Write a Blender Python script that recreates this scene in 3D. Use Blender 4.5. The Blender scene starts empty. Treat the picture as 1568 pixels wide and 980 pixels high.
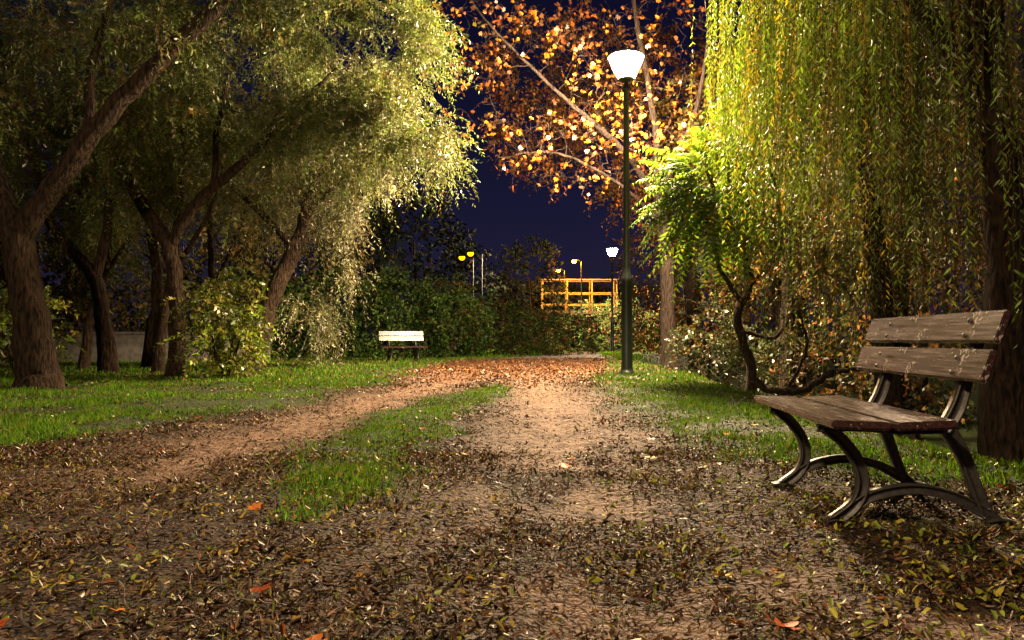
import bpy, bmesh, math, numpy as np
from mathutils import Vector, Matrix
rng=np.random.default_rng(7)
sc=bpy.context.scene
sc.view_settings.view_transform='Standard'
try: sc.view_settings.look='None'
except Exception: pass
sc.view_settings.exposure=0

# ------------------------------------------------------------ utils
def nrm(v): return v/np.maximum(np.linalg.norm(v,axis=-1,keepdims=True),1e-9)
def runit(*s): return nrm(rng.normal(size=s+(3,)))
def sstep(a,b,x):
    t=np.clip((x-a)/(b-a),0,1); return t*t*(3-2*t)
def vnoise(x,y,seed=0):
    x=np.asarray(x,float);y=np.asarray(y,float)
    xi=np.floor(x).astype(np.int64);yi=np.floor(y).astype(np.int64)
    fx=x-xi;fy=y-yi;fx=fx*fx*(3-2*fx);fy=fy*fy*(3-2*fy)
    def h(a,b):
        n=(a*374761393+b*668265263+seed*1442695041)&0xffffffff
        n=((n^(n>>13))*1274126177)&0xffffffff
        return ((n^(n>>16))&0xffff)/65535.0
    return (h(xi,yi)*(1-fx)+h(xi+1,yi)*fx)*(1-fy)+(h(xi,yi+1)*(1-fx)+h(xi+1,yi+1)*fx)*fy
def fbm(x,y,seed=0):
    return .5*vnoise(x,y,seed)+.3*vnoise(x*2.1,y*2.1,seed+1)+.2*vnoise(x*4.3,y*4.3,seed+2)

def mesh_np(name,V,F,mat,col=None,smooth=False,parent=None,attrs=None):
    me=bpy.data.meshes.new(name)
    V=np.asarray(V,np.float32);F=np.asarray(F,np.int32)
    n=len(V);m,k=F.shape
    me.vertices.add(n);me.vertices.foreach_set('co',V.ravel())
    me.loops.add(m*k);me.loops.foreach_set('vertex_index',F.ravel())
    me.polygons.add(m);me.polygons.foreach_set('loop_start',np.arange(0,m*k,k,dtype=np.int32))
    if smooth: me.polygons.foreach_set('use_smooth',np.ones(m,bool))
    me.update(calc_edges=True)
    if col is not None:
        a=me.color_attributes.new('Col','FLOAT_COLOR','POINT')
        c=np.ones((n,4),np.float32);c[:,:3]=col;a.data.foreach_set('color',c.ravel())
    me.materials.append(mat)
    ob=bpy.data.objects.new(name,me);sc.collection.objects.link(ob)
    if parent: ob.parent=parent
    return ob
def empty(name,loc=(0,0,0)):
    e=bpy.data.objects.new(name,None);sc.collection.objects.link(e);e.location=loc;return e

def leaf_geo(P,D,N,L,W,C,fold=.2):
    n=len(P);S=nrm(np.cross(D,N));U=np.cross(S,D)
    L=L[:,None];W=W[:,None]
    v=np.empty((n,4,3))
    v[:,0]=P;v[:,2]=P+D*L-U*L*.08
    v[:,1]=P+D*L*.42+S*W*.5+U*W*fold;v[:,3]=P+D*L*.42-S*W*.5+U*W*fold
    F=np.arange(n*4).reshape(n,4)
    return v.reshape(-1,3),F,np.repeat(C,4,axis=0)
def leaf2_geo(P,D,N,L,W,C,fold):
    # two half-blades folded on the midrib, six-point outline, tip curled
    n=len(P);S=nrm(np.cross(D,N));U=np.cross(S,D);L=L[:,None];W=W[:,None];fold=fold[:,None]
    cu=rng.uniform(-.15,.35,(n,1));sk=rng.uniform(.8,1.2,(n,1))
    v=np.empty((n,6,3))
    v[:,0]=P;v[:,3]=P+D*L+U*L*cu+S*W*rng.uniform(-.3,.3,(n,1))
    v[:,1]=P+D*L*.25+S*W*.42*sk+U*W*fold*.8;v[:,2]=P+D*L*.68+S*W*.40+U*(W*fold+L*cu*.35)
    v[:,5]=P+D*L*.25-S*W*.42+U*W*fold*.8;v[:,4]=P+D*L*.68-S*W*.40*sk+U*(W*fold+L*cu*.35)
    b=np.arange(n)[:,None]*6
    F=np.concatenate([b+np.array([[0,1,2,3]]),b+np.array([[0,3,4,5]])])
    return v.reshape(-1,3),F,np.repeat(C,6,axis=0)
class Acc:
    def __init__(s): s.V=[];s.F=[];s.C=[];s.n=0
    def add(s,V,F,C=None):
        s.V.append(V);s.F.append(F+s.n);s.n+=len(V)
        if C is not None: s.C.append(C)
    def make(s,name,mat,**k):
        if not s.V: return None
        return mesh_np(name,np.concatenate(s.V),np.concatenate(s.F),mat,
            col=np.concatenate(s.C) if s.C else None,**k)
def tube(acc,pts,rad,k=8,lump=0):
    pts=np.asarray(pts,float);rad=np.asarray(rad,float);n=len(pts)
    T=nrm(np.gradient(pts,axis=0))
    ref=np.array([.3,.9,.1]) if abs(T[0][1])<.8 else np.array([.9,.1,.3])
    S=nrm(np.cross(T,ref));U=np.cross(T,S)
    a=np.arange(k)/k*2*math.pi
    R=rad[:,None]*np.ones((1,k))
    if lump:
        ph=rng.uniform(0,6.3,3)
        R=R*(1+lump*np.sin(a*3+ph[0]+np.arange(n)[:,None]*.25)+lump*.6*np.sin(a*5+ph[1]-np.arange(n)[:,None]*.33)+lump*.5*rng.normal(size=(n,k))*.5)
    V=pts[:,None]+R[:,:,None]*(np.cos(a)[None,:,None]*S[:,None]+np.sin(a)[None,:,None]*U[:,None])
    i=np.arange(n-1)[:,None]*k;j=np.arange(k)[None]
    F=np.stack([i+j,i+(j+1)%k,i+k+(j+1)%k,i+k+j],-1).reshape(-1,4)
    acc.add(V.reshape(-1,3),F)
def smooth_poly(pts,rad,per=6,jit=.0):
    pts=np.asarray(pts,float);rad=np.asarray(rad,float);n=len(pts)
    P=np.vstack([2*pts[0]-pts[1],pts,2*pts[-1]-pts[-2]])
    out=[];ro=[]
    for i in range(n-1):
        p0,p1,p2,p3=P[i:i+4]
        for t in np.arange(per)/per:
            out.append(.5*((2*p1)+(-p0+p2)*t+(2*p0-5*p1+4*p2-p3)*t*t+(-p0+3*p1-3*p2+p3)*t**3))
            ro.append(rad[i]*(1-t)+rad[i+1]*t)
    out.append(pts[-1]);ro.append(rad[-1])
    out=np.array(out);
    if jit: out[1:-1]+=rng.normal(size=(len(out)-2,3))*jit
    return out,np.array(ro)

# ------------------------------------------------------------ materials
def newmat(name):
    m=bpy.data.materials.new(name);m.use_nodes=True
    nt=m.node_tree;nt.nodes.clear();o=nt.nodes.new('ShaderNodeOutputMaterial');return m,nt,o
def nd(nt,t,**k):
    n=nt.nodes.new(t)
    for a,b in k.items(): setattr(n,a,b)
    return n
def ramp(nt,src,stops):
    r=nt.nodes.new('ShaderNodeValToRGB');e=r.color_ramp.elements
    while len(e)<len(stops): e.new(.5)
    for el,(p,c) in zip(e,stops):
        el.position=p;el.color=(c[0],c[1],c[2],1) if not isinstance(c,(int,float)) else (c,c,c,1)
    nt.links.new(src,r.inputs[0]);return r.outputs[0]
def mixc(nt,fac,a,b,mode='MIX'):
    m=nt.nodes.new('ShaderNodeMix');m.data_type='RGBA';m.blend_type=mode
    for s,v in ((m.inputs[0],fac),(m.inputs[6],a),(m.inputs[7],b)):
        if hasattr(v,'is_linked'): nt.links.new(v,s)
        elif isinstance(v,(int,float)): s.default_value=v
        else: s.default_value=(v[0],v[1],v[2],1)
    return m.outputs[2]
def leafmat(name,trans=.35,rough=.45,gloss=.08):
    m,nt,o=newmat(name)
    at=nd(nt,'ShaderNodeAttribute',attribute_name='Col')
    p=nd(nt,'ShaderNodeBsdfDiffuse');nt.links.new(at.outputs['Color'],p.inputs['Color']);out=p.outputs[0]
    if trans:
        t=nd(nt,'ShaderNodeBsdfTranslucent')
        tc=mixc(nt,1.0,at.outputs['Color'],(1.35,1.3,.5),'MULTIPLY');nt.links.new(tc,t.inputs['Color'])
        a=nd(nt,'ShaderNodeMixShader');a.inputs[0].default_value=trans
        nt.links.new(out,a.inputs[1]);nt.links.new(t.outputs[0],a.inputs[2]);out=a.outputs[0]
    if gloss:
        g=nd(nt,'ShaderNodeBsdfGlossy');g.inputs['Roughness'].default_value=rough;g.inputs['Color'].default_value=(1,1,.95,1)
        b=nd(nt,'ShaderNodeMixShader');b.inputs[0].default_value=gloss
        nt.links.new(out,b.inputs[1]);nt.links.new(g.outputs[0],b.inputs[2]);out=b.outputs[0]
    nt.links.new(out,o.inputs[0]);return m
def pmat(name,col,rough=.7,metal=0,noise=None,bump=0,bscale=20,stretch=None,spec=.5,dist=.03):
    m,nt,o=newmat(name);p=nd(nt,'ShaderNodeBsdfPrincipled')
    p.inputs['Roughness'].default_value=rough;p.inputs['Metallic'].default_value=metal
    p.inputs['Specular IOR Level'].default_value=spec
    tc=nd(nt,'ShaderNodeTexCoord');mp=nd(nt,'ShaderNodeMapping')
    nt.links.new(tc.outputs['Object'],mp.inputs[0])
    if stretch: mp.inputs['Scale'].default_value=stretch
    n=nd(nt,'ShaderNodeTexNoise');n.inputs['Scale'].default_value=bscale;n.inputs['Detail'].default_value=6
    nt.links.new(mp.outputs[0],n.inputs['Vector'])
    c2=noise or tuple(x*.5 for x in col)
    c=ramp(nt,n.outputs['Fac'],[(.35,c2),(.62,col)])
    nt.links.new(c,p.inputs['Base Color'])
    if bump:
        b=nd(nt,'ShaderNodeBump');b.inputs['Strength'].default_value=bump;b.inputs['Distance'].default_value=dist
        nt.links.new(n.outputs['Fac'],b.inputs['Height']);nt.links.new(b.outputs[0],p.inputs['Normal'])
    nt.links.new(p.outputs[0],o.inputs[0]);return m
M_leaf=leafmat('foliage_mat',.34,.4,.05)
M_leafbg=leafmat('distant_foliage_mat',0,.4,0)
M_litter=leafmat('fallen_leaf_mat',0,.42,.045)
M_grass=leafmat('grass_mat',.3,.4,0)
M_bark=pmat('bark_mat',(.06,.037,.022),.9,0,(.010,.007,.005),1.0,26,(1,1,.25),.2,.06)
M_bark2=pmat('bark_dark_mat',(.045,.030,.022),.9,0,(.012,.009,.007),1.0,26,(1,1,.25),.2,.05)
M_twig=pmat('twig_mat',(.09,.06,.035),.85,spec=.2)

# ------------------------------------------------------------ ground
def interp(y,t): t=np.array(t);return np.interp(y,t[:,0],t[:,1])
XL=[(-5,-9),(4.2,-8),(4.9,-3.7),(6.8,-2.8),(9,-2.35),(12.6,-1.9),(18,-2.0),(22,-1.7),(30,.2),(44,3.2),(60,7),(90,18)]
XR=[(-5,3.2),(3.6,2.6),(4.6,1.45),(7.3,1.15),(11,1.3),(14,1.6),(20,2.5),(30,3.7),(44,5.0),(60,9),(90,20)]
def bank_x(y): return 2.75+.045*(y-4)
def hz(x,y):
    x=np.asarray(x,float);y=np.asarray(y,float)
    h=.10*sstep(6,15,y)-.10*sstep(22,42,y)
    d=x-bank_x(y)+.25*(vnoise(x*.8,y*.8,5)-.5)
    h=h-1.25*sstep(-.1,2.2,d)*(1-sstep(22,30,y))
    h=h+.07*(fbm(x*1.1,y*1.1,3)-.5)+.026*(vnoise(x*5,y*5,9)-.5)
    h=h-.03*np.exp(-((x-.35)/.35)**2)*(y<14)-.03*np.exp(-((x+1.9)/.4)**2)*(y<12)
    return h
def stripmask(x,y):
    w=.55*(fbm(x*1.6,y*1.3,21)-.5)+.25*(vnoise(x*7,y*6,22)-.5)
    cx=np.interp(y,[3.2,4.6,7.3,9.8,11],[-.85,-.95,-1.0,-.55,-.2]);cw=np.interp(y,[3.1,4.4,7.3,9.8,11.4],[0,.28,.44,.42,0])
    return sstep(-.2,.2,cw-np.abs(x-cx)+w*.9)*(y>3.1)*(y<11.6)
def grassmask(x,y):
    w=.55*(fbm(x*1.6,y*1.3,21)-.5)+.25*(vnoise(x*7,y*6,22)-.5)
    l=sstep(-.3,.4,interp(y,XL)-x+w*1.5); r=sstep(-.3,.4,x-interp(y,XR)+w*1.5)
    return np.clip(np.maximum(np.maximum(l,r),stripmask(x,y)),0,1)
def baremask(x,y):
    a=np.exp(-((x-np.interp(y,[1.5,3,5,9,14],[.35,.25,.35,.5,.3]))/.58)**2)
    b=np.exp(-((x-np.interp(y,[2,5,8,12],[-2.7,-1.95,-1.75,-1.1]))/.6)**2)*sstep(3,5,y)
    f=fbm(x*1.8+3,y*1.4,31)
    m=np.maximum(np.maximum(a,b)*sstep(.34,.56,f+.24*sstep(3,6.0,y)),.65*sstep(.58,.70,fbm(x*1.1+9,y*1.3,35)))
    m=m*sstep(.25,.5,vnoise(x*6,y*5,36)*.8+.1+.22*sstep(3,6.5,y))
    return np.clip(m*(1-sstep(13,17,y)),0,1)
xs=np.concatenate([-np.geomspace(300,7.2,50),np.arange(-7,7.01,.06),np.geomspace(7.2,300,50)])
ys=np.concatenate([-np.geomspace(60,1,20),np.arange(-.9,8,.055),8*1.014**np.arange(0,130),np.geomspace(52,600,25)])
ys=np.unique(ys)
X,Y=np.meshgrid(xs,ys);Z=hz(X,Y)
ny,nx=X.shape
i=np.arange(ny-1)[:,None]*nx;j=np.arange(nx-1)[None]
F=np.stack([i+j,i+j+1,i+nx+j+1,i+nx+j],-1).reshape(-1,4)
GM=grassmask(X,Y);BM=baremask(X,Y)*(1-GM)
OM=sstep(12,16,Y)*(1-sstep(26,36,Y))
col=np.stack([GM,BM,OM],-1).reshape(-1,3)
m,nt,o=newmat('ground_mat');p=nd(nt,'ShaderNodeBsdfPrincipled');p.inputs['Roughness'].default_value=.8
p.inputs['Specular IOR Level'].default_value=.3
at=nd(nt,'ShaderNodeAttribute',attribute_name='Col');sp=nd(nt,'ShaderNodeSeparateColor');nt.links.new(at.outputs['Color'],sp.inputs[0])
tc=nd(nt,'ShaderNodeTexCoord')
def noi(s,d=8):
    n=nd(nt,'ShaderNodeTexNoise');n.inputs['Scale'].default_value=s;n.inputs['Detail'].default_value=d
    nt.links.new(tc.outputs['Object'],n.inputs['Vector']);return n.outputs['Fac']
soil=ramp(nt,noi(16,12),[(.32,(.07,.036,.02)),(.48,(.21,.12,.07)),(.62,(.32,.20,.125)),(.75,(.43,.30,.2))])
vo=nd(nt,'ShaderNodeTexVoronoi');vo.inputs['Scale'].default_value=60;nt.links.new(tc.outputs['Object'],vo.inputs['Vector'])
sv=nd(nt,'ShaderNodeSeparateColor');nt.links.new(vo.outputs['Color'],sv.inputs[0])
lit=ramp(nt,sv.outputs[0],[(0,(.010,.006,.004)),(.45,(.028,.015,.008)),(.75,(.06,.032,.015)),(1,(.11,.065,.03))])
orl=ramp(nt,sv.outputs[1],[(0,(.05,.022,.012)),(.5,(.13,.055,.02)),(1,(.24,.11,.04))])
grs=ramp(nt,noi(9),[(.35,(.016,.03,.007)),(.55,(.04,.07,.012)),(.7,(.06,.04,.018))])
c=mixc(nt,sp.outputs[1],lit,soil);c=mixc(nt,sp.outputs[2],c,orl)
c=mixc(nt,sp.outputs[0],c,grs);nt.links.new(c,p.inputs['Base Color'])
b=nd(nt,'ShaderNodeBump');b.inputs['Strength'].default_value=1;b.inputs['Distance'].default_value=.06
ad=nd(nt,'ShaderNodeMath',operation='ADD');nt.links.new(noi(24,10),ad.inputs[0])
ml=nd(nt,'ShaderNodeMath',operation='MULTIPLY');ml.inputs[1].default_value=.25;nt.links.new(vo.outputs['Distance'],ml.inputs[0])
nt.links.new(ml.outputs[0],ad.inputs[1])
nt.links.new(ad.outputs[0],b.inputs['Height']);nt.links.new(b.outputs[0],p.inputs['Normal'])
nt.links.new(p.outputs[0],o.inputs[0])
mesh_np('ground',np.stack([X,Y,Z],-1).reshape(-1,3),F,m,col=col,smooth=True)

# ------------------------------------------------------------ leaf litter
def pick(pal,n,w=None):
    pal=np.array(pal,float);k=rng.choice(len(pal),n,p=w)
    return pal[k]*rng.uniform(.6,1.35,(n,1))*rng.uniform(.9,1.1,(n,3))
PAL=[(.11,.052,.022),(.055,.028,.014),(.20,.11,.05),(.28,.19,.035),(.15,.17,.025),(.25,.085,.02),(.03,.018,.011),(.40,.29,.17)]
LW=[.25,.24,.14,.08,.09,.04,.11,.05]
def litter(n,x0,x1,y0,y1,L0,L1,ar,pal,w,keepfn,lift=.02,tilt=.6):
    x=rng.uniform(x0,x1,n);y=rng.uniform(y0**.5,y1**.5,n)**2
    k=rng.random(n)<keepfn(x,y);x=x[k];y=y[k];n=len(x)
    L=rng.uniform(L0,L1,n);N=nrm(np.stack([rng.normal(0,tilt,n),rng.normal(0,tilt,n),np.ones(n)],-1))
    D=nrm(np.cross(N,runit(n)))
    z=hz(x,y)+rng.uniform(.003,lift,n)+np.abs(D[:,2])*L*.4
    return leaf2_geo(np.stack([x,y,z],-1),D,N,L,L*rng.uniform(ar*.7,ar*1.3,n),pick(pal,n,w),rng.uniform(-.3,.8,n))
def kp(x,y):
    g=grassmask(x,y);bm=baremask(x,y)
    cl=.3+.95*sstep(.35,.62,fbm(x*2.5,y*2.5,77))
    return np.clip(cl*(1-.93*bm)*(1-.75*g),0,1)*(x<interp(y,[(0,4),(30,5)]))
acc=Acc()
acc.add(*litter(115000,-3.6,3.6,1.0,5.2,.014,.036,.27,PAL,LW,kp,.02))
acc.add(*litter(7000,-3.6,3.6,1.0,6,.022,.04,.5,PAL,LW,kp))
acc.add(*litter(85000,-6,4.2,4.5,12,.02,.042,.33,PAL,LW,kp))
acc.add(*litter(26000,-8,4.5,10.5,26,.035,.06,.6,[(.20,.08,.025),(.12,.05,.02),(.28,.13,.04),(.08,.05,.03)],[.35,.25,.2,.2],
   lambda x,y:np.clip(1-.8*grassmask(x,y),0,1)*sstep(10,14,y+2*fbm(x,y,4))))
acc.add(*litter(6500,.2,3.8,1.3,5,.02,.038,.5,[(.42,.37,.05),(.25,.31,.04)],[.5,.5],lambda x,y:sstep(.3,.65,fbm(x*2,y*2,91)+.1*(x-1.5))))
acc.add(*litter(4600,-3.2,0,1.3,5,.02,.036,.45,[(.42,.31,.05),(.22,.25,.04)],[.6,.4],lambda x,y:sstep(.35,.7,fbm(x*2,y*2,92))))
# a few broad lobed leaves
n=70;x=rng.uniform(-3,3.2,n);y=rng.uniform(1.25,2.8,n)**2;N=nrm(np.stack([rng.normal(0,.25,n),rng.normal(0,.25,n),np.ones(n)],-1))
LD=nrm(np.cross(N,runit(n)));Sd=np.cross(LD,N);ll=rng.uniform(.035,.065,n)
cc=pick([(.45,.15,.025),(.32,.07,.02),(.45,.30,.04)],n,[.5,.25,.25]);P=np.stack([x,y,hz(x,y)+.026],-1)
for an,f in ((-1.9,.5),(-1.1,.75),(-.5,.85),(0,1),(.5,.85),(1.1,.75),(1.9,.5)):
    acc.add(*leaf2_geo(P,LD*math.cos(an)+Sd*math.sin(an),N,ll*f,ll*.5,cc,rng.uniform(-.05,.25,n)))
acc.make('fallen_leaves',M_litter)
acc=Acc()
for _ in range(900):
    y=rng.uniform(1.1,3.0)**2*.8+.4;x=rng.uniform(-.7,.7)*y+0;a=rng.uniform(0,6.3);L=rng.uniform(.05,.2)
    q=[]
    for t in range(5):
        q.append((x,y,float(hz(x,y))+.014+.010*rng.random()));x+=math.cos(a)*L/4;y+=math.sin(a)*L/4;a+=rng.normal(0,.35)
    tube(acc,q,[.0018,.0016,.0014,.0012,.001],4)
acc.make('ground_twigs',pmat('dry_twig_mat',(.24,.17,.11),.8,spec=.2))
acc=Acc();bm=bmesh.new();bmesh.ops.create_icosphere(bm,subdivisions=1,radius=1);bm.verts.ensure_lookup_table()
sv_=np.array([v.co[:] for v in bm.verts]);sf_=np.array([[v.index for v in f.verts] for f in bm.faces]);bm.free()
for _ in range(900):
    y=rng.uniform(1.2,9);x=rng.uniform(-.6,.6)*y
    if grassmask(x,y)>.3: continue
    s=rng.uniform(.003,.011)
    acc.add(sv_*(1+rng.normal(size=(len(sv_),1))*.15)*s*np.array([1,rng.uniform(.7,1.3),.6])+np.array([x,y,float(hz(x,y))+s*.2]),sf_)
acc.make('pebbles',pmat('pebble_mat',(.32,.23,.16),.7))
# grass
def grass(n,x0,x1,y0,y1,L0,L1,w,dens):
    x=rng.uniform(x0,x1,n);y=np.exp(rng.uniform(math.log(y0),math.log(y1),n))
    g=dens(x,y);k=rng.random(n)<g;x=x[k];y=y[k];n=len(x)
    D=nrm(np.stack([rng.normal(0,.5,n),rng.normal(0,.5,n),np.ones(n)],-1));N=nrm(np.cross(D,runit(n)))
    L=rng.uniform(L0,L1,n)*(.35+1.2*fbm(x*2.6,y*2.6,41))
    C=pick([(.09,.22,.02),(.13,.26,.025),(.05,.12,.015),(.21,.20,.04)],n,[.4,.27,.2,.13])*(.55+.9*fbm(x*1.1,y*.9,43))[:,None]
    return leaf_geo(np.stack([x,y,hz(x,y)-.003],-1),D,N,L,np.full(n,w)*(1+y*.03),C,.1)
acc=Acc()
gd=lambda x,y:grassmask(x,y)**1.5*sstep(.31,.52,fbm(x*1.5,y*1.5,51)+.3*(vnoise(x*6,y*6,52)-.5))*(x<bank_x(y)+1.6)
acc.add(*grass(85000,-9,-1.6,4.2,13,.035,.085,.007,gd))
acc.add(*grass(46000,-1.9,.4,3.1,11.6,.02,.058,.006,lambda x,y:stripmask(x,y)**1.3*sstep(.12,.4,fbm(x*2,y*2,54))))
acc.add(*grass(65000,.8,4.6,2.8,14,.025,.075,.007,gd))
acc.add(*grass(45000,-14,5,12,30,.05,.10,.014,gd))
acc.add(*grass(25000,-14,12,28,60,.06,.14,.04,gd))
acc.add(*grass(20000,-3.5,3.4,1.6,4.6,.010,.028,.004,lambda x,y:sstep(.46,.72,fbm(x*1.7,y*1.7,61))*(1-baremask(x,y))))
acc.make('grass',M_grass)

# ------------------------------------------------------------ foliage tools
def sprays(acc,stem,A,D,L,m,lL,lW,C,droop=.5,spread=.9,down=.25,sr=.003,jit=.2,cj=.25):
    n=len(A);L=L[:,None,None]
    def pos(t): return A[:,None]+D[:,None]*L*t[...,None]-np.array([0,0,1.])*droop*L*(t[...,None]**2)
    t=(np.arange(m)[None]+rng.random((n,m)))/m
    P=pos(t);T=nrm(D[:,None]-np.array([0,0,1.])*2*droop*t[...,None])
    R=runit(n,m);pp=nrm(R-(R*T).sum(-1,keepdims=True)*T)
    LD=nrm(T*.7+pp*spread-np.array([0,0,down]));N=nrm(np.cross(LD,runit(n,m)))
    ll=rng.uniform(lL*.7,lL*1.3,(n*m));cc=np.repeat(C,m,axis=0)*rng.uniform(1-cj,1+cj,(n*m,1))
    acc.add(*leaf_geo(P.reshape(-1,3),LD.reshape(-1,3),N.reshape(-1,3),ll,ll*lW,cc))
    if stem is not None:
        ts=np.tile(np.array([0,.35,.7,1.])[None],(n,1));Q=pos(ts)
        S=nrm(np.cross(D,np.array([.31,.2,.93])))[:,None];U=np.cross(D[:,None],S)
        a=np.arange(3)*2.0944;rr=sr*np.array([1,.8,.6,.3])[None,:,None,None]
        V=Q[:,:,None]+rr*(np.cos(a)[:,None]*S[:,:,None]+np.sin(a)[:,None]*U[:,:,None])
        b=(np.arange(n)*12)[:,None,None]+(np.arange(3)*3)[None,:,None];j=np.arange(3)[None,None]
        F=np.stack([b+j,b+(j+1)%3,b+3+(j+1)%3,b+3+j],-1).reshape(-1,4)
        stem.add(V.reshape(-1,3),F)
def blobs_sample(blobs,n,shell=.35):
    vol=np.array([b[1][0]*b[1][1]*b[1][2] for b in blobs])**.8;k=rng.choice(len(blobs),n,p=vol/vol.sum())
    c=np.array([b[0] for b in blobs],float)[k];r=np.array([b[1] for b in blobs],float)[k]
    u=runit(n);rad=rng.uniform(shell,1,n)[:,None]**.6
    return c+u*r*rad,nrm(u/r)
def tree(name,limbs,blobs,nsec,nspray,m,lL,lW,pal,w=None,droop=.5,sprayL=(.4,.9),mat=M_bark,clump=.45,spread=.9,lump=.06,twigr=.014,base=None,lobes=False,leafmat_=None):
    e=empty(name,base or tuple(limbs[0][0][0]));off=np.array(e.location)
    tr=Acc();S=[];SR=[]
    for pts,rad in limbs:
        q,r=smooth_poly(np.array(pts)-off,rad,7,.012);tube(tr,q,r,14,lump);S+=list(q[3:]);SR+=list(r[3:])
    B=[(np.array(c)-off,r) for c,r in blobs]
    A,O=blobs_sample(B,nsec)
    d=np.array([np.min(np.linalg.norm(np.array(S)-a,axis=1)) for a in A]);od=np.argsort(d)
    ends=[];outs=[];kid=[]
    Sa=np.array(S);Sr=np.array(SR)
    for i in od:
        dd=np.linalg.norm(Sa-A[i],axis=1)+.6*np.maximum(0,Sa[:,2]-A[i][2]);k=int(np.argmin(dd));s=Sa[k]
        L=np.linalg.norm(A[i]-s);
        if L<.15: ends.append(A[i]);outs.append(O[i]);kid.append(i);continue
        np_=max(4,int(L/.18));t=np.linspace(0,1,np_)[:,None]
        q=s*(1-t)+A[i]*t+np.array([0,0,1])*L*.18*np.sin(t*math.pi)
        q=q+np.cumsum(rng.normal(size=q.shape)*.035,axis=0)*np.sin(t*math.pi)**.5
        r0=min(Sr[k]*.65,twigr+.012*L);rr=np.linspace(r0,.004,np_)
        tube(tr,q,rr,5)
        Sa=np.vstack([Sa,q[1:]]);Sr=np.concatenate([Sr,rr[1:]])
        for z in q[int(np_*.6):]: ends.append(z);outs.append(O[i]);kid.append(i)
    ends=np.array(ends);outs=np.array(outs);kid=np.array(kid)
    lf=Acc();st=Acc()
    k=rng.choice(len(ends),nspray);A2=ends[k]+rng.normal(size=(nspray,3))*clump*.33
    D=nrm(outs[k]*.6+runit(nspray)*.75+np.array([0,0,.15]))
    cl=vnoise(A2[:,0]*1.6+50,A2[:,2]*1.6+A2[:,1]*.7+50,13)[:,None]
    bt=rng.uniform(.55,1.35,nsec)[kid[k]][:,None]
    C=pick(pal,nspray,w)*(.35+1.25*cl)*bt
    Ls=rng.uniform(*sprayL,nspray)
    if lobes:
        sprays(Acc(),st,A2,D,Ls,1,.01,.2,C,droop)
        n=nspray*m;t=rng.random((nspray,m))
        P=(A2[:,None]+D[:,None]*Ls[:,None,None]*t[...,None]-np.array([0,0,1.])*droop*Ls[:,None,None]*t[...,None]**2).reshape(-1,3)+rng.normal(size=(n,3))*.04
        LD=nrm(runit(n)*.8+np.array([0,0,-.5]));N=nrm(np.cross(LD,runit(n)));Sd=np.cross(LD,N)
        ll=rng.uniform(lL*.7,lL*1.3,n);cc=np.repeat(C,m,axis=0)*rng.uniform(.6,1.4,(n,1))
        for an,f in ((-1.15,.62),(-.58,.85),(0,1),(.58,.85),(1.15,.62)):
            lf.add(*leaf_geo(P,LD*math.cos(an)+Sd*math.sin(an),N,ll*f,ll*.36,cc,.12))
    else:
        sprays(lf,st,A2,D,Ls,m,lL,lW,C,droop,spread)
    tr.make('trunk_and_limbs',mat,smooth=True,parent=e)
    st.make('twigs',M_twig,parent=e)
    lf.make('foliage',leafmat_ or M_leaf,parent=e)
    return e
OLV=[(.20,.26,.09),(.14,.20,.05),(.29,.30,.16),(.23,.16,.055),(.10,.14,.03)]
g=lambda x,y:float(hz(x,y))-.08
# ---- left trees
tree('willow_tree',[([(-6.75,11,g(-6.7,11)),(-6.78,11,.35),(-6.95,11,1.4),(-7.15,11,2.35)],[.36,.27,.22,.21]),
  ([(-7.1,11,2.2),(-6.5,11,3.1),(-5.65,11,4.2),(-4.4,11.2,5.6),(-3.4,11.6,6.9)],[.17,.15,.13,.11,.06]),
  ([(-7.15,11,2.3),(-7.6,11.1,3.4),(-8.1,11.2,5),(-8.3,11,7)],[.17,.13,.1,.06]),
  ([(-6.1,11,3.6),(-6.2,11.3,5),(-5.9,11.6,6.6)],[.08,.06,.03])],
  [((-6.8,11.4,6.3),(2.3,1.6,1.6)),((-4.4,11.8,6.9),(1.7,1.4,.9)),((-8.8,11.5,4.6),(1.3,1.4,1.6)),((-6.3,12.5,4.7),(1.3,.8,1.0))],80,2300,22,.08,.28,OLV,[.25,.3,.13,.2,.12])
tree('willow_tree',[([(-5.9,13.6,g(-5.9,13.6)),(-5.93,13.6,.4),(-5.95,13.6,1.56),(-6.1,13.6,2.5)],[.24,.15,.13,.13]),
  ([(-6.08,13.6,2.4),(-6.9,13.6,3.75),(-7.3,13.8,4.8),(-7.5,14,6.5)],[.12,.1,.08,.05]),
  ([(-6.05,13.6,2.4),(-5.6,13.6,3.2),(-4.8,13.6,3.9),(-4.1,13.7,4.7),(-3.2,13.9,5.7)],[.1,.09,.08,.06,.03]),
  ([(-5.3,13.6,3.5),(-5.3,13.8,4.8),(-4.9,14,6.4)],[.06,.05,.03])],
  [((-2.9,13.9,6.1),(1.8,1.7,1.5)),((-2.1,14.1,4.5),(1.2,1.2,.75)),((-4.8,13.9,5.7),(1.8,1.5,1.3)),((-7,14.2,5.7),(1.6,1.4,1.4)),((-3.4,13.9,7.3),(1.6,1.6,.9)),((-3.6,14.6,4.4),(1.1,.9,.7))],
  120,4700,22,.078,.3,OLV,[.40,.27,.22,.04,.07],droop=.6)
tree('willow_tree',[([(-7.7,14.7,g(-7.7,14.7)),(-7.8,14.7,1.0),(-8.05,14.7,2.0),(-8.8,14.7,2.9),(-9.3,14.7,4.5)],[.2,.14,.13,.1,.06]),
  ([(-8.0,14.7,1.9),(-7.75,14.7,3.1),(-7.9,14.8,4.5)],[.1,.08,.05])],
  [((-9,14.8,4),(1.6,1.3,1.4)),((-7.4,15.3,3.9),(1.1,1,.8))],45,1300,20,.08,.28,OLV)
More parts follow.
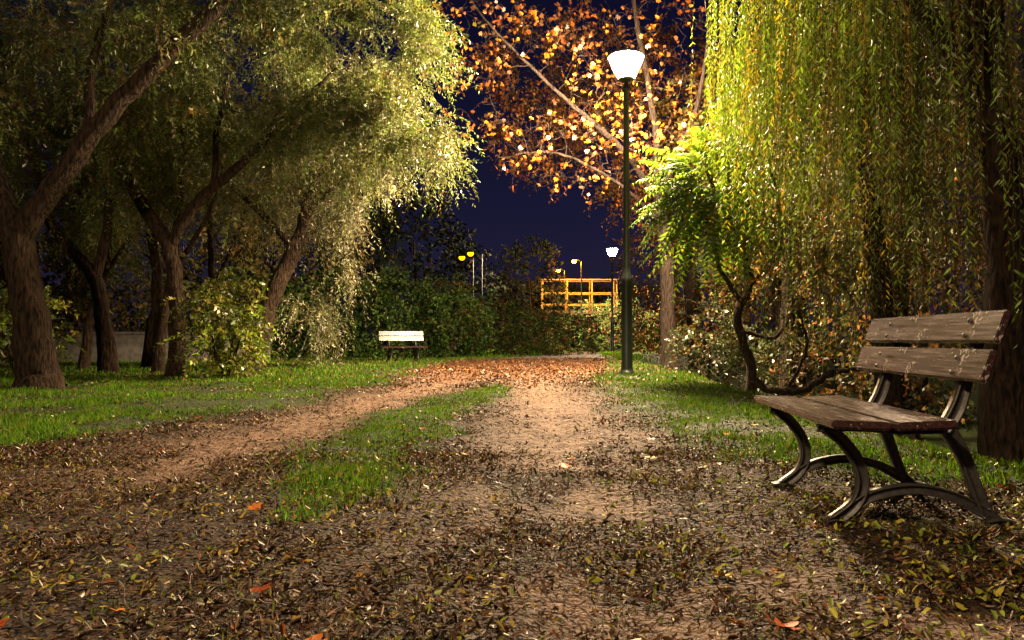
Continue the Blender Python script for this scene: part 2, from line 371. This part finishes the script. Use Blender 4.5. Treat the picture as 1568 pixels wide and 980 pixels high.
tree('willow_tree',[([(-5.6,16.5,g(-5.6,16.5)),(-5.2,16.5,1.6),(-4.55,16.5,3.0),(-4.3,16.6,4.1),(-3.6,16.8,5.6)],[.24,.18,.155,.12,.07]),
  ([(-4.7,16.5,2.7),(-5.3,16.4,3.4),(-6.2,16.3,4.2)],[.09,.07,.035]),([(-4.4,16.6,3.6),(-3.2,16.4,4.4),(-2.6,16.4,4.6)],[.07,.05,.035])],
  [((-3.4,17,3.9),(1.0,.9,.7)),((-3.7,16.4,5.4),(1.7,1.4,1.2)),((-5.6,17,4.4),(1.3,1.0,1.0)),((-3.9,17.4,2.6),(.6,.7,.6)),((-4.5,17.6,1.6),(.6,.6,.6))],
  90,2400,20,.085,.28,[(.31,.30,.20),(.22,.25,.12),(.34,.32,.18),(.14,.18,.06)],[.35,.3,.2,.15],droop=.85)
tree('willow_tree',[([(-8.3,17.5,g(-8.3,17.5)),(-8.1,17.5,2),(-8.3,17.5,4),(-8.0,17.5,6)],[.16,.12,.1,.05])],
  [((-8.2,17.8,5),(1.8,1.5,1.6)),((-9.6,17.5,3.6),(1.5,1.3,1.4))],45,1300,18,.095,.3,OLV)
for (bx,by,l1,h) in [(-7.0,15.2,.35,5),(-6.9,18.3,-.3,5.5),(-9.2,16.5,.5,5.5)]:
    tree('slender_tree',[([(bx,by,g(bx,by)),(bx+l1*.3,by,1.2),(bx+l1,by,2.7),(bx+l1*1.3,by,h)],[.13,.085,.075,.04]),
        ([(bx+l1*.7,by,2.0),(bx+l1+.6,by,3.2),(bx+l1+.9,by,4.2)],[.05,.04,.02])],
      [((bx+l1,by+.3,h),(1.2,1.1,1.0))],25,520,16,.085,.3,OLV)
def bush(name,blobs,nsec,nspray,m,lL,lW,pal,w=None,**k):
    c=np.array(blobs[0][0]);b=(c[0],c[1],float(hz(c[0],c[1]))-.05)
    L=[]
    for a in range(5):
        th=a*1.256+rng.random();L.append(([b,(b[0]+.15*math.cos(th),b[1]+.15*math.sin(th),b[2]+c[2]*.5),(b[0]+.5*math.cos(th)*blobs[0][1][0],b[1]+.5*math.sin(th)*blobs[0][1][1],b[2]+c[2])],[.035,.025,.012]))
    return tree(name,L,blobs,nsec,nspray,m,lL,lW,pal,w,sprayL=(.25,.55),base=b,**k)
YG=[(.24,.32,.03),(.17,.25,.02),(.30,.28,.04),(.10,.15,.02)]
bush('shrub',[((-4.85,13,.85),(.6,.6,.75)),((-5.1,13.2,1.5),(.35,.4,.5))],45,400,10,.085,.5,YG)
bush('shrub',[((-8.2,12.8,1.0),(.6,.6,.9)),((-9.3,13,.8),(.6,.6,.8))],45,380,10,.085,.5,YG)
# ---- orange tree behind the lamp
ORG=[(.40,.12,.010),(.50,.20,.012),(.22,.065,.012),(.48,.32,.03),(.12,.045,.015)]
tree('maple_tree',[([(3.85,18.6,g(3.85,18.6)),(3.8,18.6,.6),(3.75,18.5,2.6),(3.5,18.3,4.2)],[.28,.19,.17,.14]),
  ([(3.5,18.3,4.1),(2.5,17.6,5.2),(1.2,17,6.1),(-.2,16.6,7.3),(-1.0,16.4,8.2)],[.09,.065,.045,.03,.02]),
  ([(3.5,18.3,4.1),(3.3,17.8,6.0),(2.9,17.6,8.0),(2.7,17.6,9.6)],[.1,.07,.05,.03]),
  ([(3.6,18.4,3.5),(2.4,17.4,4.3),(1.0,17,4.9),(-.3,17,4.8)],[.06,.04,.025,.012]),
  ([(3.5,18.2,4.2),(4.2,17.4,6),(4.4,17,7.6)],[.07,.05,.03])],
  [((.7,17,6.4),(2.3,1.2,1.6)),((2.6,17,7.9),(1.9,1.1,1.3)),((1.3,17,4.8),(2.0,1,.8)),((3.3,16.6,5.7),(1.0,.8,1.1)),((-.7,17,7.7),(1.6,1.2,.9)),((2.7,16,4.9),(.5,.5,.35))],
  560,430,4,.09,.7,ORG,[.3,.2,.28,.04,.18],droop=.2,sprayL=(.3,.6),mat=M_bark2,twigr=.007,lobes=True)
RST=[(.17,.06,.022),(.11,.045,.02),(.21,.09,.03),(.07,.045,.02)]
tree('autumn_tree',[([(6.0,25,g(6.0,25)),(5.9,25,2.5),(5.6,25,5),(4.8,25,8),(4.2,25,11)],[.3,.24,.18,.12,.06]),
  ([(5.7,25,4.2),(3.8,24.6,6),(2.2,24.3,8),(1,24,10)],[.12,.09,.06,.03]),([(5.8,25,3.8),(4.6,24.6,5),(3,24.4,5.4)],[.08,.05,.03])],
  [((3.6,24.5,7.0),(2.7,1.6,2.3)),((1.6,24.2,9.0),(2.9,1.5,2.0)),((5.6,24.5,8.5),(2.6,1.6,2.4)),((5.2,24.4,4.6),(1.5,1.2,1.1)),((.6,24.4,7.4),(1.8,1.2,1.2))],330,2300,9,.11,.55,RST,None,droop=.35,mat=M_bark2,spread=1.2,leafmat_=M_leafbg)
tree('autumn_tree',[([(7.6,21,g(7.6,21)),(7.3,21,2),(6.9,21,5),(6.4,20.6,8)],[.22,.18,.13,.07])],
  [((5.9,20.5,6.6),(1.8,1.4,2.6)),((7,20.5,3.8),(1.8,1.4,2.0)),((5.7,20,3.0),(1.1,1,1.3)),((8.2,21,7),(2,1.5,2.4))],140,2000,9,.12,.55,[(.24,.11,.03),(.15,.08,.025),(.2,.17,.05),(.1,.1,.03)],None,droop=.4,mat=M_bark2,spread=1.2,leafmat_=M_leafbg)
# ---- ailanthus with pinnate fronds and twisting trunk
e=empty('sumac_tree',(3.8,12.4,float(hz(3.8,12.4))-.1));off=np.array(e.location);tr=Acc();lf=Acc();st=Acc()
L=[([(3.8,12.4,off[2]),(3.85,12.4,.3),(3.62,12.4,1.1),(3.85,12.4,1.7),(3.6,12.4,2.5),(3.2,12.3,3.3),(3.0,12.2,4.0)],[.1,.08,.07,.06,.045,.03,.015]),
   ([(3.75,12.4,1.3),(3.3,12.2,1.9),(3.1,12.1,2.6),(2.8,12,3.1)],[.045,.035,.025,.015]),
   ([(3.8,12.4,1.6),(4.3,12.3,2.2),(4.2,12.2,3.2),(3.9,12.2,3.9)],[.045,.035,.025,.015]),
   ([(3.84,12.4,.1),(4.1,12.1,-.05),(4.5,11.9,-.02),(4.9,11.7,.25),(5.3,11.6,.3)],[.07,.06,.055,.045,.02]),
   ([(4.3,12,-.02),(4.6,12,.6),(4.5,12,1.2)],[.03,.025,.012]),
   ([(3.7,12.4,.9),(4.2,12.2,.8),(4.5,12.1,1.3)],[.035,.03,.012])]
tips=[]
for pts,rad in L:
    q,r=smooth_poly(np.array(pts)-off,rad,7,.012);tube(tr,q,r,8,.05);tips+=list(q[-16:]) if pts[-1][2]>2 else []
tips=np.array(tips);n=250
c0=np.array([3.05,12.0,3.3])-off
A=tips[rng.choice(len(tips),n)]*.45+(c0+runit(n)*np.array([1.15,.8,1.15])*rng.random((n,1))**.6)*.55
D=nrm((A-c0)*1.2+runit(n)*.5+np.array([-.45,-.15,.1]));Ls=rng.uniform(.45,.9,n)
for side in (-1,1):
    for k in range(11):
        t=(k+.8)/11.5;P=A+D*Ls[:,None]*t-np.array([0,0,1])*.4*Ls[:,None]*t*t
        T=nrm(D-np.array([0,0,1])*.8*t);S=nrm(np.cross(T,np.array([0,0,1.])))*side
        LD=nrm(S+T*.35-np.array([0,0,.3])+rng.normal(size=(n,3))*.1);N=nrm(np.cross(LD,T))
        ll=Ls*.25*math.sin(.5+2.3*t)*rng.uniform(.85,1.1,n)
        cc=np.array([.10,.19,.022])*rng.uniform(.6,1.3,(n,1))*np.where(rng.random((n,1))<.12,np.array([2,1.1,1]),1)
        lf.add(*leaf_geo(P,LD,N,ll,ll*.3,cc))
sprays(Acc(),st,A,D,Ls,1,.01,.2,np.ones((n,3)),.4,sr=.005)
tr.make('trunk_and_limbs',M_bark2,smooth=True,parent=e);st.make('twigs',M_twig,parent=e);lf.make('foliage',M_leaf,parent=e)
# ---- right weeping willow
e=empty('weeping_willow',(4.9,7.6,-.8));off=np.array(e.location);tr=Acc();lf=Acc();st=Acc()
limbs=[([(4.9,7.6,-.9),(4.85,7.6,.5),(4.9,7.6,2.0),(4.6,7.6,3.4)],[.3,.2,.17,.15]),
 ([(4.6,7.6,3.3),(4.1,8.2,4.6),(3.5,9.2,5.7),(3.0,10.4,6.2),(2.8,11.2,6.1)],[.11,.09,.07,.05,.03]),
 ([(4.6,7.6,3.3),(4.2,6.9,4.4),(3.6,6.2,5.2),(3.0,5.6,5.4)],[.1,.08,.06,.03]),
 ([(4.6,7.6,3.3),(5.2,7.8,5),(6,8.5,6.2),(7,9,6.4)],[.12,.09,.06,.04]),
 ([(4.7,7.6,3.0),(4.9,9,4.6),(4.8,10.8,6),(4.4,12.2,6.4)],[.11,.09,.06,.04]),
 ([(4.85,7.6,2.4),(5.4,7,3.4),(6,6.4,4.8)],[.08,.06,.03]),
 ([(4.7,7.6,2.9),(4.3,7.4,4),(4.4,7.4,6.8)],[.08,.06,.04])]
S=[]
for pts,rad in limbs:
    q,r=smooth_poly(np.array(pts),rad,7,.015);tube(tr,q-off,r,14,.08)
    if pts is not limbs[0][0]: S+=list(q[8:])
S=np.array(S)
for nb in range(330):
    x=rng.uniform(2.75,6.8);y=rng.uniform(5.6,12.8)
    if y<7 and x<3.0: continue
    if math.hypot((x-4.7)/2.3,(y-8.8)/4.2)>1.05: continue
    if vnoise(x*1.5+7,y*1.5,71)<.30: continue
    top=rng.uniform(4.2,7.4)
    a=np.array([x,y,top]);k=np.argmin(np.linalg.norm(S-a,axis=1));t=np.linspace(0,1,6)[:,None]
    q=S[k]*(1-t)+a*t+np.array([0,0,.35])*np.sin(t*3.14);tube(tr,q-off,np.linspace(.014,.005,6),4)
    ns=rng.integers(5,11);A=a+rng.normal(size=(ns,3))*np.array([.2,.2,.3])
    low=np.interp(x,[2.8,3.3,4.0,5],[2.9,1.8,1.1,.7])+rng.exponential(.8)
    if y<7: low=max(low,1.35)
    Ls=np.clip(top-low+rng.normal(0,.5,ns),.8,7)
    out=nrm(np.array([x-4.6,y-8,0.])[None])
    D=nrm(np.array([0,0,-1.])+out*.07+rng.normal(size=(ns,3))*.05)
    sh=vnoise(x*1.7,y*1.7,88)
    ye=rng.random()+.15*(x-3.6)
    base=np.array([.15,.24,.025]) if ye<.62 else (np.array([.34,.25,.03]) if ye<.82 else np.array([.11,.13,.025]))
    C=base*(.35+1.2*sh)*rng.uniform(.7,1.3,(ns,1))*float(np.interp(x,[3,4.5,6],[1,.85,.55]))  # leaf colour darkens to the right, painting in the lamp's fall-off
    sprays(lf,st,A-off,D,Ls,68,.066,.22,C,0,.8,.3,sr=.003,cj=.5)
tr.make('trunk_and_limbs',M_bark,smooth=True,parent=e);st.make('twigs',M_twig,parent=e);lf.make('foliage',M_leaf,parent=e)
for (bx,by,h,r,lean) in [(5.0,10.2,5,.13,-.3),(6.2,12.5,6,.17,.3),(5.2,14.5,6,.12,.1),(7.6,11.5,6,.2,-.4)]:
    z0=float(hz(bx,by))-.1
    tree('riverside_tree',[([(bx,by,z0),(bx+lean*.3,by,h*.3),(bx+lean,by,h*.65),(bx+lean*.8,by,h)],[r*1.5,r,r*.8,r*.4])],
      [((bx+lean,by,h*.8),(1.3,1.2,1.2)),((bx+lean,by+.5,h*.45),(1.1,1,.9))],35,560,14,.09,.35,[(.10,.09,.025),(.24,.11,.025),(.07,.08,.02)],mat=M_bark2)
DK=[(.05,.06,.02),(.08,.07,.025),(.18,.08,.025),(.04,.05,.02)]
bush('shrub',[((4.0,15.6,.6),(.7,.8,.75)),((4.9,15.5,.3),(.8,.8,.7))],40,420,10,.08,.5,[(.06,.09,.03),(.04,.06,.02),(.11,.08,.03)])
bush('shrub',[((6.0,9.5,-.3),(1.2,1.2,.8)),((7.2,8.5,-.1),(1.1,1.2,1.0))],40,420,10,.09,.5,DK)
bush('shrub',[((5.6,13,-.1),(1.2,1.0,1.0))],40,420,10,.09,.5,DK)
# ---- hedges and distant masses
def mass(name,blobs,n,lL,lW,pal,w=None,trunks=True,base=(0,0,0)):
    e=empty(name,base);off=np.array(base,float);lf=Acc();tr=Acc()
    A,O=blobs_sample(blobs,n,.6)
    nse=fbm(A[:,0]*.9+A[:,1]*.5,A[:,2]*1.1,99)[:,None]
    keep=nse[:,0]+rng.random(n)*.35>.42
    A=A+O*(nse-.5)*1.6;A=A[keep];O=O[keep];nse=nse[keep]
    ok=A[:,2]>hz(A[:,0],A[:,1]);A=A[ok];O=O[ok];nse=nse[ok];k=len(A)
    D=nrm(O+runit(k)*.9);C=pick(pal,k,w)*(.25+1.3*nse)
    sprays(lf,None,A-off,D,np.full(k,lL*3.2),6,lL,lW,C,.3)
    if trunks:
        for c,r in blobs:
            z0=float(hz(c[0],c[1]))-.1;top=c[2]+r[2]*.3
            if top<1.5: continue
            tube(tr,np.array([(c[0],c[1],z0),(c[0]+.1,c[1],top*.5),(c[0]-.1,c[1],top)])-off,[.16,.12,.06],7)
    lf.make('foliage',M_leafbg,parent=e)
    if tr.V: tr.make('trunks',M_bark2,smooth=True,parent=e)
    return e
mass('hedge',[((-6,26,1.1),(2.2,1.3,2.1)),((-4,27,1.3),(1.9,1.3,2.0)),((-2.3,28.5,1.0),(1.5,1.2,1.7)),((-8.5,26,1.2),(2,1.3,1.6))],3600,.12,.6,[(.07,.12,.03),(.04,.09,.02),(.09,.13,.03)],base=(-5,27,0))
mass('hedge',[((-.9,34,.9),(1.8,1.3,1.6)),((.8,36,.8),(1.8,1.4,1.3)),((2.6,39,.7),(1.7,1.4,1.2)),((-2.8,33,1.2),(1.4,1.2,2.2)),((4.6,48,1.0),(2.2,1.3,1.7)),((7.3,48,1.2),(2,1.3,1.9))],4200,.13,.6,[(.08,.10,.03),(.07,.10,.03),(.15,.06,.03),(.06,.10,.03),(.08,.12,.03)],base=(1,36,0))
mass('distant_trees',[((-5.3,42,4.8),(2.7,2.4,4.4)),((-3.0,44,3.2),(1.8,2,3.2)),((1.4,60,4.2),(2.5,2.4,4.6)),((-9.5,38,5),(3.5,3,5.5)),((-1,66,2.8),(6,3,3.2)),((9,70,3),(7,3,3.0)),((4,80,3),(9,3,3.2))],7500,.26,.65,[(.035,.045,.025),(.03,.045,.025),(.05,.045,.03)],base=(-4,44,0))
mass('background_trees',[((-11,24,4.5),(3.2,2,4.8)),((-15,22,4.5),(3.4,2,4.8)),((-20,21,5),(3.6,2,5.2)),((-8,27,5.5),(2.6,2,4.6)),((-26,20,5),(4,2,5)),((-12,18,6),(2.2,1.6,2.8)),((-13,27,1.5),(3.5,1.5,2.2)),((-20,27,1.5),(5,1.5,2.4))],12500,.17,.55,[(.08,.10,.03),(.12,.10,.035),(.15,.10,.035)],base=(-12,24,0))
mass('background_trees',[((9,17,3.5),(2.6,2,4.8)),((12,13,3.5),(2.8,2.2,4.8)),((9,24,4),(3.2,2,4.8)),((14,20,4),(4,2,5)),((9.5,9,3.2),(1.8,1.8,4.6)),((8,29,3.6),(2.4,2,4.4)),((13,8,4),(3,3,5)),((9,40,3.5),(3.4,2,4.4))],10000,.15,.55,[(.12,.09,.03),(.08,.09,.025),(.24,.11,.03)],base=(10,17,0))

# ------------------------------------------------------------ street lamps
M_post=pmat('lamp_post_paint',(.018,.028,.02),.38,.3,(.012,.018,.014),.15,30)
M_cap=pmat('lamp_cap_metal',(.25,.25,.25),.4,.6)
def emis(name,c,s):
    m,nt,o=newmat(name);em=nd(nt,'ShaderNodeEmission');em.inputs[0].default_value=(*c,1);em.inputs[1].default_value=s
    nt.links.new(em.outputs[0],o.inputs[0]);return m
def lathe(name,prof,k,mat,parent,loc=(0,0,0)):
    a=np.arange(k)/k*2*math.pi;P=np.array(prof)
    V=np.stack([P[:,0,None]*np.cos(a),P[:,0,None]*np.sin(a),P[:,1,None]+0*a],-1).reshape(-1,3)+np.array(loc)
    n=len(P);i=np.arange(n-1)[:,None]*k;j=np.arange(k)[None]
    F=np.stack([i+j,i+(j+1)%k,i+k+(j+1)%k,i+k+j],-1).reshape(-1,4)
    return mesh_np(name,V,F,mat,smooth=True,parent=parent)
def street_lamp(x,y,strength,H=5.95):
    z=float(hz(x,y));e=empty('street_lamp',(x,y,z))
    lathe('post',[(.16,-.05),(.16,.04),(.125,.06),(.105,.12),(.1,1.7),(.103,1.72),(.103,1.8),(.07,1.88),(.062,2.0),(.052,H-.65),(.07,H-.63),(.07,H-.58),(.045,H-.55),(.045,H-.47)],20,M_post,e)
    lathe('bowl_holder',[(.045,H-.48),(.13,H-.46),(.155,H-.42),(.15,H-.40)],20,M_post,e)
    lathe('glass_bowl',[(.14,H-.40),(.2,H-.3),(.26,H-.18),(.315,H-.03),(.315,H)],16,emis('lamp_glass_lit',(1,.72,.43),strength),e)
    lathe('cap',[(.33,H-.005),(.345,H+.0),(.33,H+.03),(.22,H+.09),(.1,H+.125),(.04,H+.13),(.03,H+.17),(.001,H+.18)],24,M_cap,e)
    for a in range(3):
        t=a*2.0944;acc=Acc();tube(acc,[(.16*math.cos(t),.16*math.sin(t),H-.41),(.335*math.cos(t),.335*math.sin(t),H-.01)],[.006,.006],5)
        acc.make('strut',M_post,parent=e)
    return e
street_lamp(2.14,14.3,5200)
street_lamp(5.75,44,5200)
street_lamp(-4.3,-3.2,1050)  # assumed lamp, unseen behind the camera, added to front-light foreground and left trees
def sodium(x,y,h,s):
    e=empty('sodium_lamp',(x,y,0))
    acc=Acc();tube(acc,[(0,0,-.1),(0,0,h*.5),(0,0,h)],[.08,.06,.045],8);tube(acc,[(0,0,h),(-.25,-.1,h+.12),(-.55,-.2,h+.12)],[.03,.03,.03],6)
    acc.make('post',M_post,parent=e)
    lathe('head',[(.001,.09),(.12,.06),(.15,0),(.001,.0)],12,M_post,e,(-.55,-.2,h+.06))
    lathe('lamp_glass',[(.15,-.005),(.16,-.09),(.08,-.18),(.001,-.19)],8,emis('sodium_glass_lit',(1,.36,.0006),s),e,(-.55,-.2,h+.06))
sodium(5.2,57.5,6.6,2600);sodium(4.4,64,6.5,1500);sodium(-2.05,40,5.0,6);sodium(-1.55,39,5.1,6)

# ------------------------------------------------------------ boxes
def box(name,c,s,mat,parent,rot=None,bev=.006):
    bm=bmesh.new();bmesh.ops.create_cube(bm,size=1);bmesh.ops.scale(bm,vec=s,verts=bm.verts)
    if bev: bmesh.ops.bevel(bm,geom=bm.edges[:],offset=bev,segments=2,affect='EDGES')
    me=bpy.data.meshes.new(name);bm.to_mesh(me);bm.free();me.materials.append(mat)
    ob=bpy.data.objects.new(name,me);sc.collection.objects.link(ob);ob.location=c
    if rot: ob.rotation_euler=rot
    if parent: ob.parent=parent
    return ob
M_yel=pmat('yellow_paint',(.6,.42,.04),.5,.1,(.42,.28,.03))
M_conc=pmat('concrete_mat',(.22,.2,.18),.85,0,(.12,.11,.10),.3,6)
e=empty('footbridge',(5.3,61,0))
box('deck',(0,0,2.9),(6,1.8,.25),M_conc,e,bev=.01)
for yy in (-.88,.88):
    for x in np.linspace(-2.9,2.9,4): box('railing_post',(x,yy,4.22),(.11,.1,2.38),M_yel,e,bev=.01)
    for h in (3.5,4.4,5.45): box('rail',(0,yy+.09 if yy>0 else yy-.09,h),(6,.07,.09),M_yel,e,bev=.01)
for x in (-2.4,2.4): box('pier',(x,0,1.35),(.5,1.4,2.82),M_conc,e,bev=.02)
e=empty('concrete_wall',(-15,22.6,0));
for i in range(9): box('wall_panel',(-7+i*1.75,rng.uniform(-.01,.01),.42),(1.74,.18,.95),M_conc,e,bev=.012)
box('coping',(0,0,.94),(15.9,.26,.08),M_conc,e,bev=.012)

# ------------------------------------------------------------ benches
def wood(name,rlo,rhi):
    m,nt,o=newmat(name);p=nd(nt,'ShaderNodeBsdfPrincipled')
    tc=nd(nt,'ShaderNodeTexCoord');mp=nd(nt,'ShaderNodeMapping');mp.inputs['Scale'].default_value=(22,1.0,22);nt.links.new(tc.outputs['Object'],mp.inputs[0])
    n1=nd(nt,'ShaderNodeTexNoise');n1.inputs['Scale'].default_value=3;n1.inputs['Detail'].default_value=8;nt.links.new(mp.outputs[0],n1.inputs['Vector'])
    wd=ramp(nt,n1.outputs['Fac'],[(.3,(.024,.011,.011)),(.55,(.058,.027,.025)),(.75,(.095,.05,.045))])
    n2=nd(nt,'ShaderNodeTexNoise');n2.inputs['Scale'].default_value=60;n2.inputs['Detail'].default_value=4;nt.links.new(tc.outputs['Object'],n2.inputs['Vector'])
    n3=nd(nt,'ShaderNodeTexNoise');n3.inputs['Scale'].default_value=7;nt.links.new(tc.outputs['Object'],n3.inputs['Vector'])
    ad=nd(nt,'ShaderNodeMath',operation='MULTIPLY');nt.links.new(n2.outputs['Fac'],ad.inputs[0]);nt.links.new(n3.outputs['Fac'],ad.inputs[1])
    chip=ramp(nt,ad.outputs[0],[(.34,0),(.355,1)])
    c=mixc(nt,chip,wd,(.40,.35,.32));nt.links.new(c,p.inputs['Base Color'])
    r=ramp(nt,n1.outputs['Fac'],[(.3,rlo),(.8,rhi)]);nt.links.new(r,p.inputs['Roughness'])
    b=nd(nt,'ShaderNodeBump');b.inputs['Strength'].default_value=.3;b.inputs['Distance'].default_value=.003
    nt.links.new(n1.outputs['Fac'],b.inputs['Height']);nt.links.new(b.outputs[0],p.inputs['Normal']);nt.links.new(p.outputs[0],o.inputs[0])
    return m
M_wood=wood('worn_varnished_wood',.2,.34)
M_iron=pmat('cast_iron',(.075,.07,.064),.42,.35,(.045,.04,.036),.25,60,dist=.004)
def ribbon(acc,pts,wid,th,v0):
    q,r=smooth_poly([(a,0,b) for a,b in pts],wid,8)
    T=nrm(np.gradient(q,axis=0));Nn=np.stack([-T[:,2],0*T[:,0],T[:,0]],-1)
    prof=[(-.5,-.5),(-.34,-.5),(-.3,-.22),(.3,-.22),(.34,-.5),(.5,-.5),(.5,.5),(.34,.5),(.3,.22),(-.3,.22),(-.34,.5),(-.5,.5)]
    k=len(prof);V=np.stack([q+Nn*r[:,None]*a+np.array([0,th*b+v0,0]) for a,b in prof],1).reshape(-1,3)
    n=len(q);i=np.arange(n-1)[:,None]*k;j=np.arange(k)[None]
    F=np.stack([i+j,i+(j+1)%k,i+k+(j+1)%k,i+k+j],-1).reshape(-1,4)
    cap=np.array([[0,1,10,11],[1,2,9,10],[2,3,8,9],[3,4,7,8],[4,5,6,7]]);F=np.vstack([F,cap,cap[:,::-1]+(n-1)*k])
    acc.add(V,F)
def bench(x,y,th,zo=0,tilt=0):
    e=empty('park_bench',(x,y,zo));e.rotation_euler=(0,tilt,th)
    V0,V1=-.24,1.10;L=V1-V0;cv=(V0+V1)/2;LV=.80
    for n_,v in (('cast_iron_leg',0.0),('cast_iron_leg',LV)):
        a=Acc()
        ribbon(a,[(-.02,.405),(.05,.345),(.105,.26),(.12,.17),(.085,.085),(.0,.015)],[.05,.046,.046,.044,.044,.05],.05,v)
        ribbon(a,[(.46,.40),(.52,.29),(.56,.17),(.595,.07),(.64,.012)],[.055,.046,.042,.042,.05],.048,v)
        ribbon(a,[(.44,.38),(.50,.47),(.545,.6),(.635,.87)],[.05,.055,.045,.035],.046,v)
        ribbon(a,[(-.05,.402),(.1,.408),(.28,.395),(.47,.395)],[.03,.04,.04,.04],.044,v)
        ribbon(a,[(.045,.04),(.14,.115),(.31,.15),(.47,.12),(.60,.05)],[.05,.042,.04,.042,.05],.043,v)
        ribbon(a,[(-.05,.012),(.0,.016),(.05,.012)],[.022,.03,.022],.09,v)
        ribbon(a,[(.59,.012),(.64,.016),(.70,.012)],[.022,.03,.022],.09,v)
        a.make(n_,M_iron,smooth=False,parent=e)
    box('seat_plank',(.045,cv,.437),(.225,L,.034),M_wood,e,(0,math.radians(3),0),.008)
    box('seat_plank',(.29,cv,.433),(.225,L,.034),M_wood,e,(0,math.radians(-1.5),0),.008)
    tl=math.atan2(.11,.29)
    for u,w in ((.548,.655),(.604,.805)):
        box('backrest_plank',(u-.028,cv,w),(.03,L,.133),M_wood,e,(0,tl,0),.007)
    box('cross_bar',(.36,LV/2,.365),(.02,LV-.04,.035),M_iron,e,None,.004)
    for v in (0,LV):
        for u,w in ((.548,.655),(.604,.805)):
            for dw in (-.03,.03):
                o_=lathe('bolt',[(.0001,.008),(.008,.005),(.011,0)],8,M_iron,e)
                o_.location=(u-.047+dw*.37,v,w+dw);o_.rotation_euler=(0,-math.pi/2+tl,0)
    return e
bench(1.33,3.2,math.radians(-5),float(hz(1.6,3.6))+.005,math.radians(-1.2))
bench(-2.75,22.7,math.radians(109),float(hz(-2.8,22.7))-.02,math.radians(-4.5))

# ------------------------------------------------------------ world, fill sun, camera
w=bpy.data.worlds.new('World');sc.world=w;w.use_nodes=True;nt=w.node_tree
bg=nt.nodes['Background'];sky=nt.nodes.new('ShaderNodeTexSky');sky.sky_type='NISHITA';sky.sun_disc=False
sky.sun_elevation=math.radians(35);sky.sun_rotation=math.radians(200)
mx=mixc(nt,1.0,sky.outputs[0],(.20,.13,.34),'MULTIPLY');nt.links.new(mx,bg.inputs[0]);bg.inputs[1].default_value=.013
sl=bpy.data.lights.new('fill_sun','SUN');sl.energy=.05;sl.angle=math.radians(8);sl.color=(1,.86,.66)  # added weak warm fill from behind the camera, stands in for ambient glow
so=bpy.data.objects.new('fill_sun',sl);sc.collection.objects.link(so)
so.rotation_euler=Vector((.35,1,-.75)).to_track_quat('-Z','Y').to_euler()
cam=bpy.data.cameras.new('camera');cam.lens=27;cam.sensor_width=36;cam.clip_end=2000
co=bpy.data.objects.new('camera',cam);sc.collection.objects.link(co);co.location=(0,0,.75);co.rotation_euler=(math.radians(91.46),0,0)
sc.camera=co
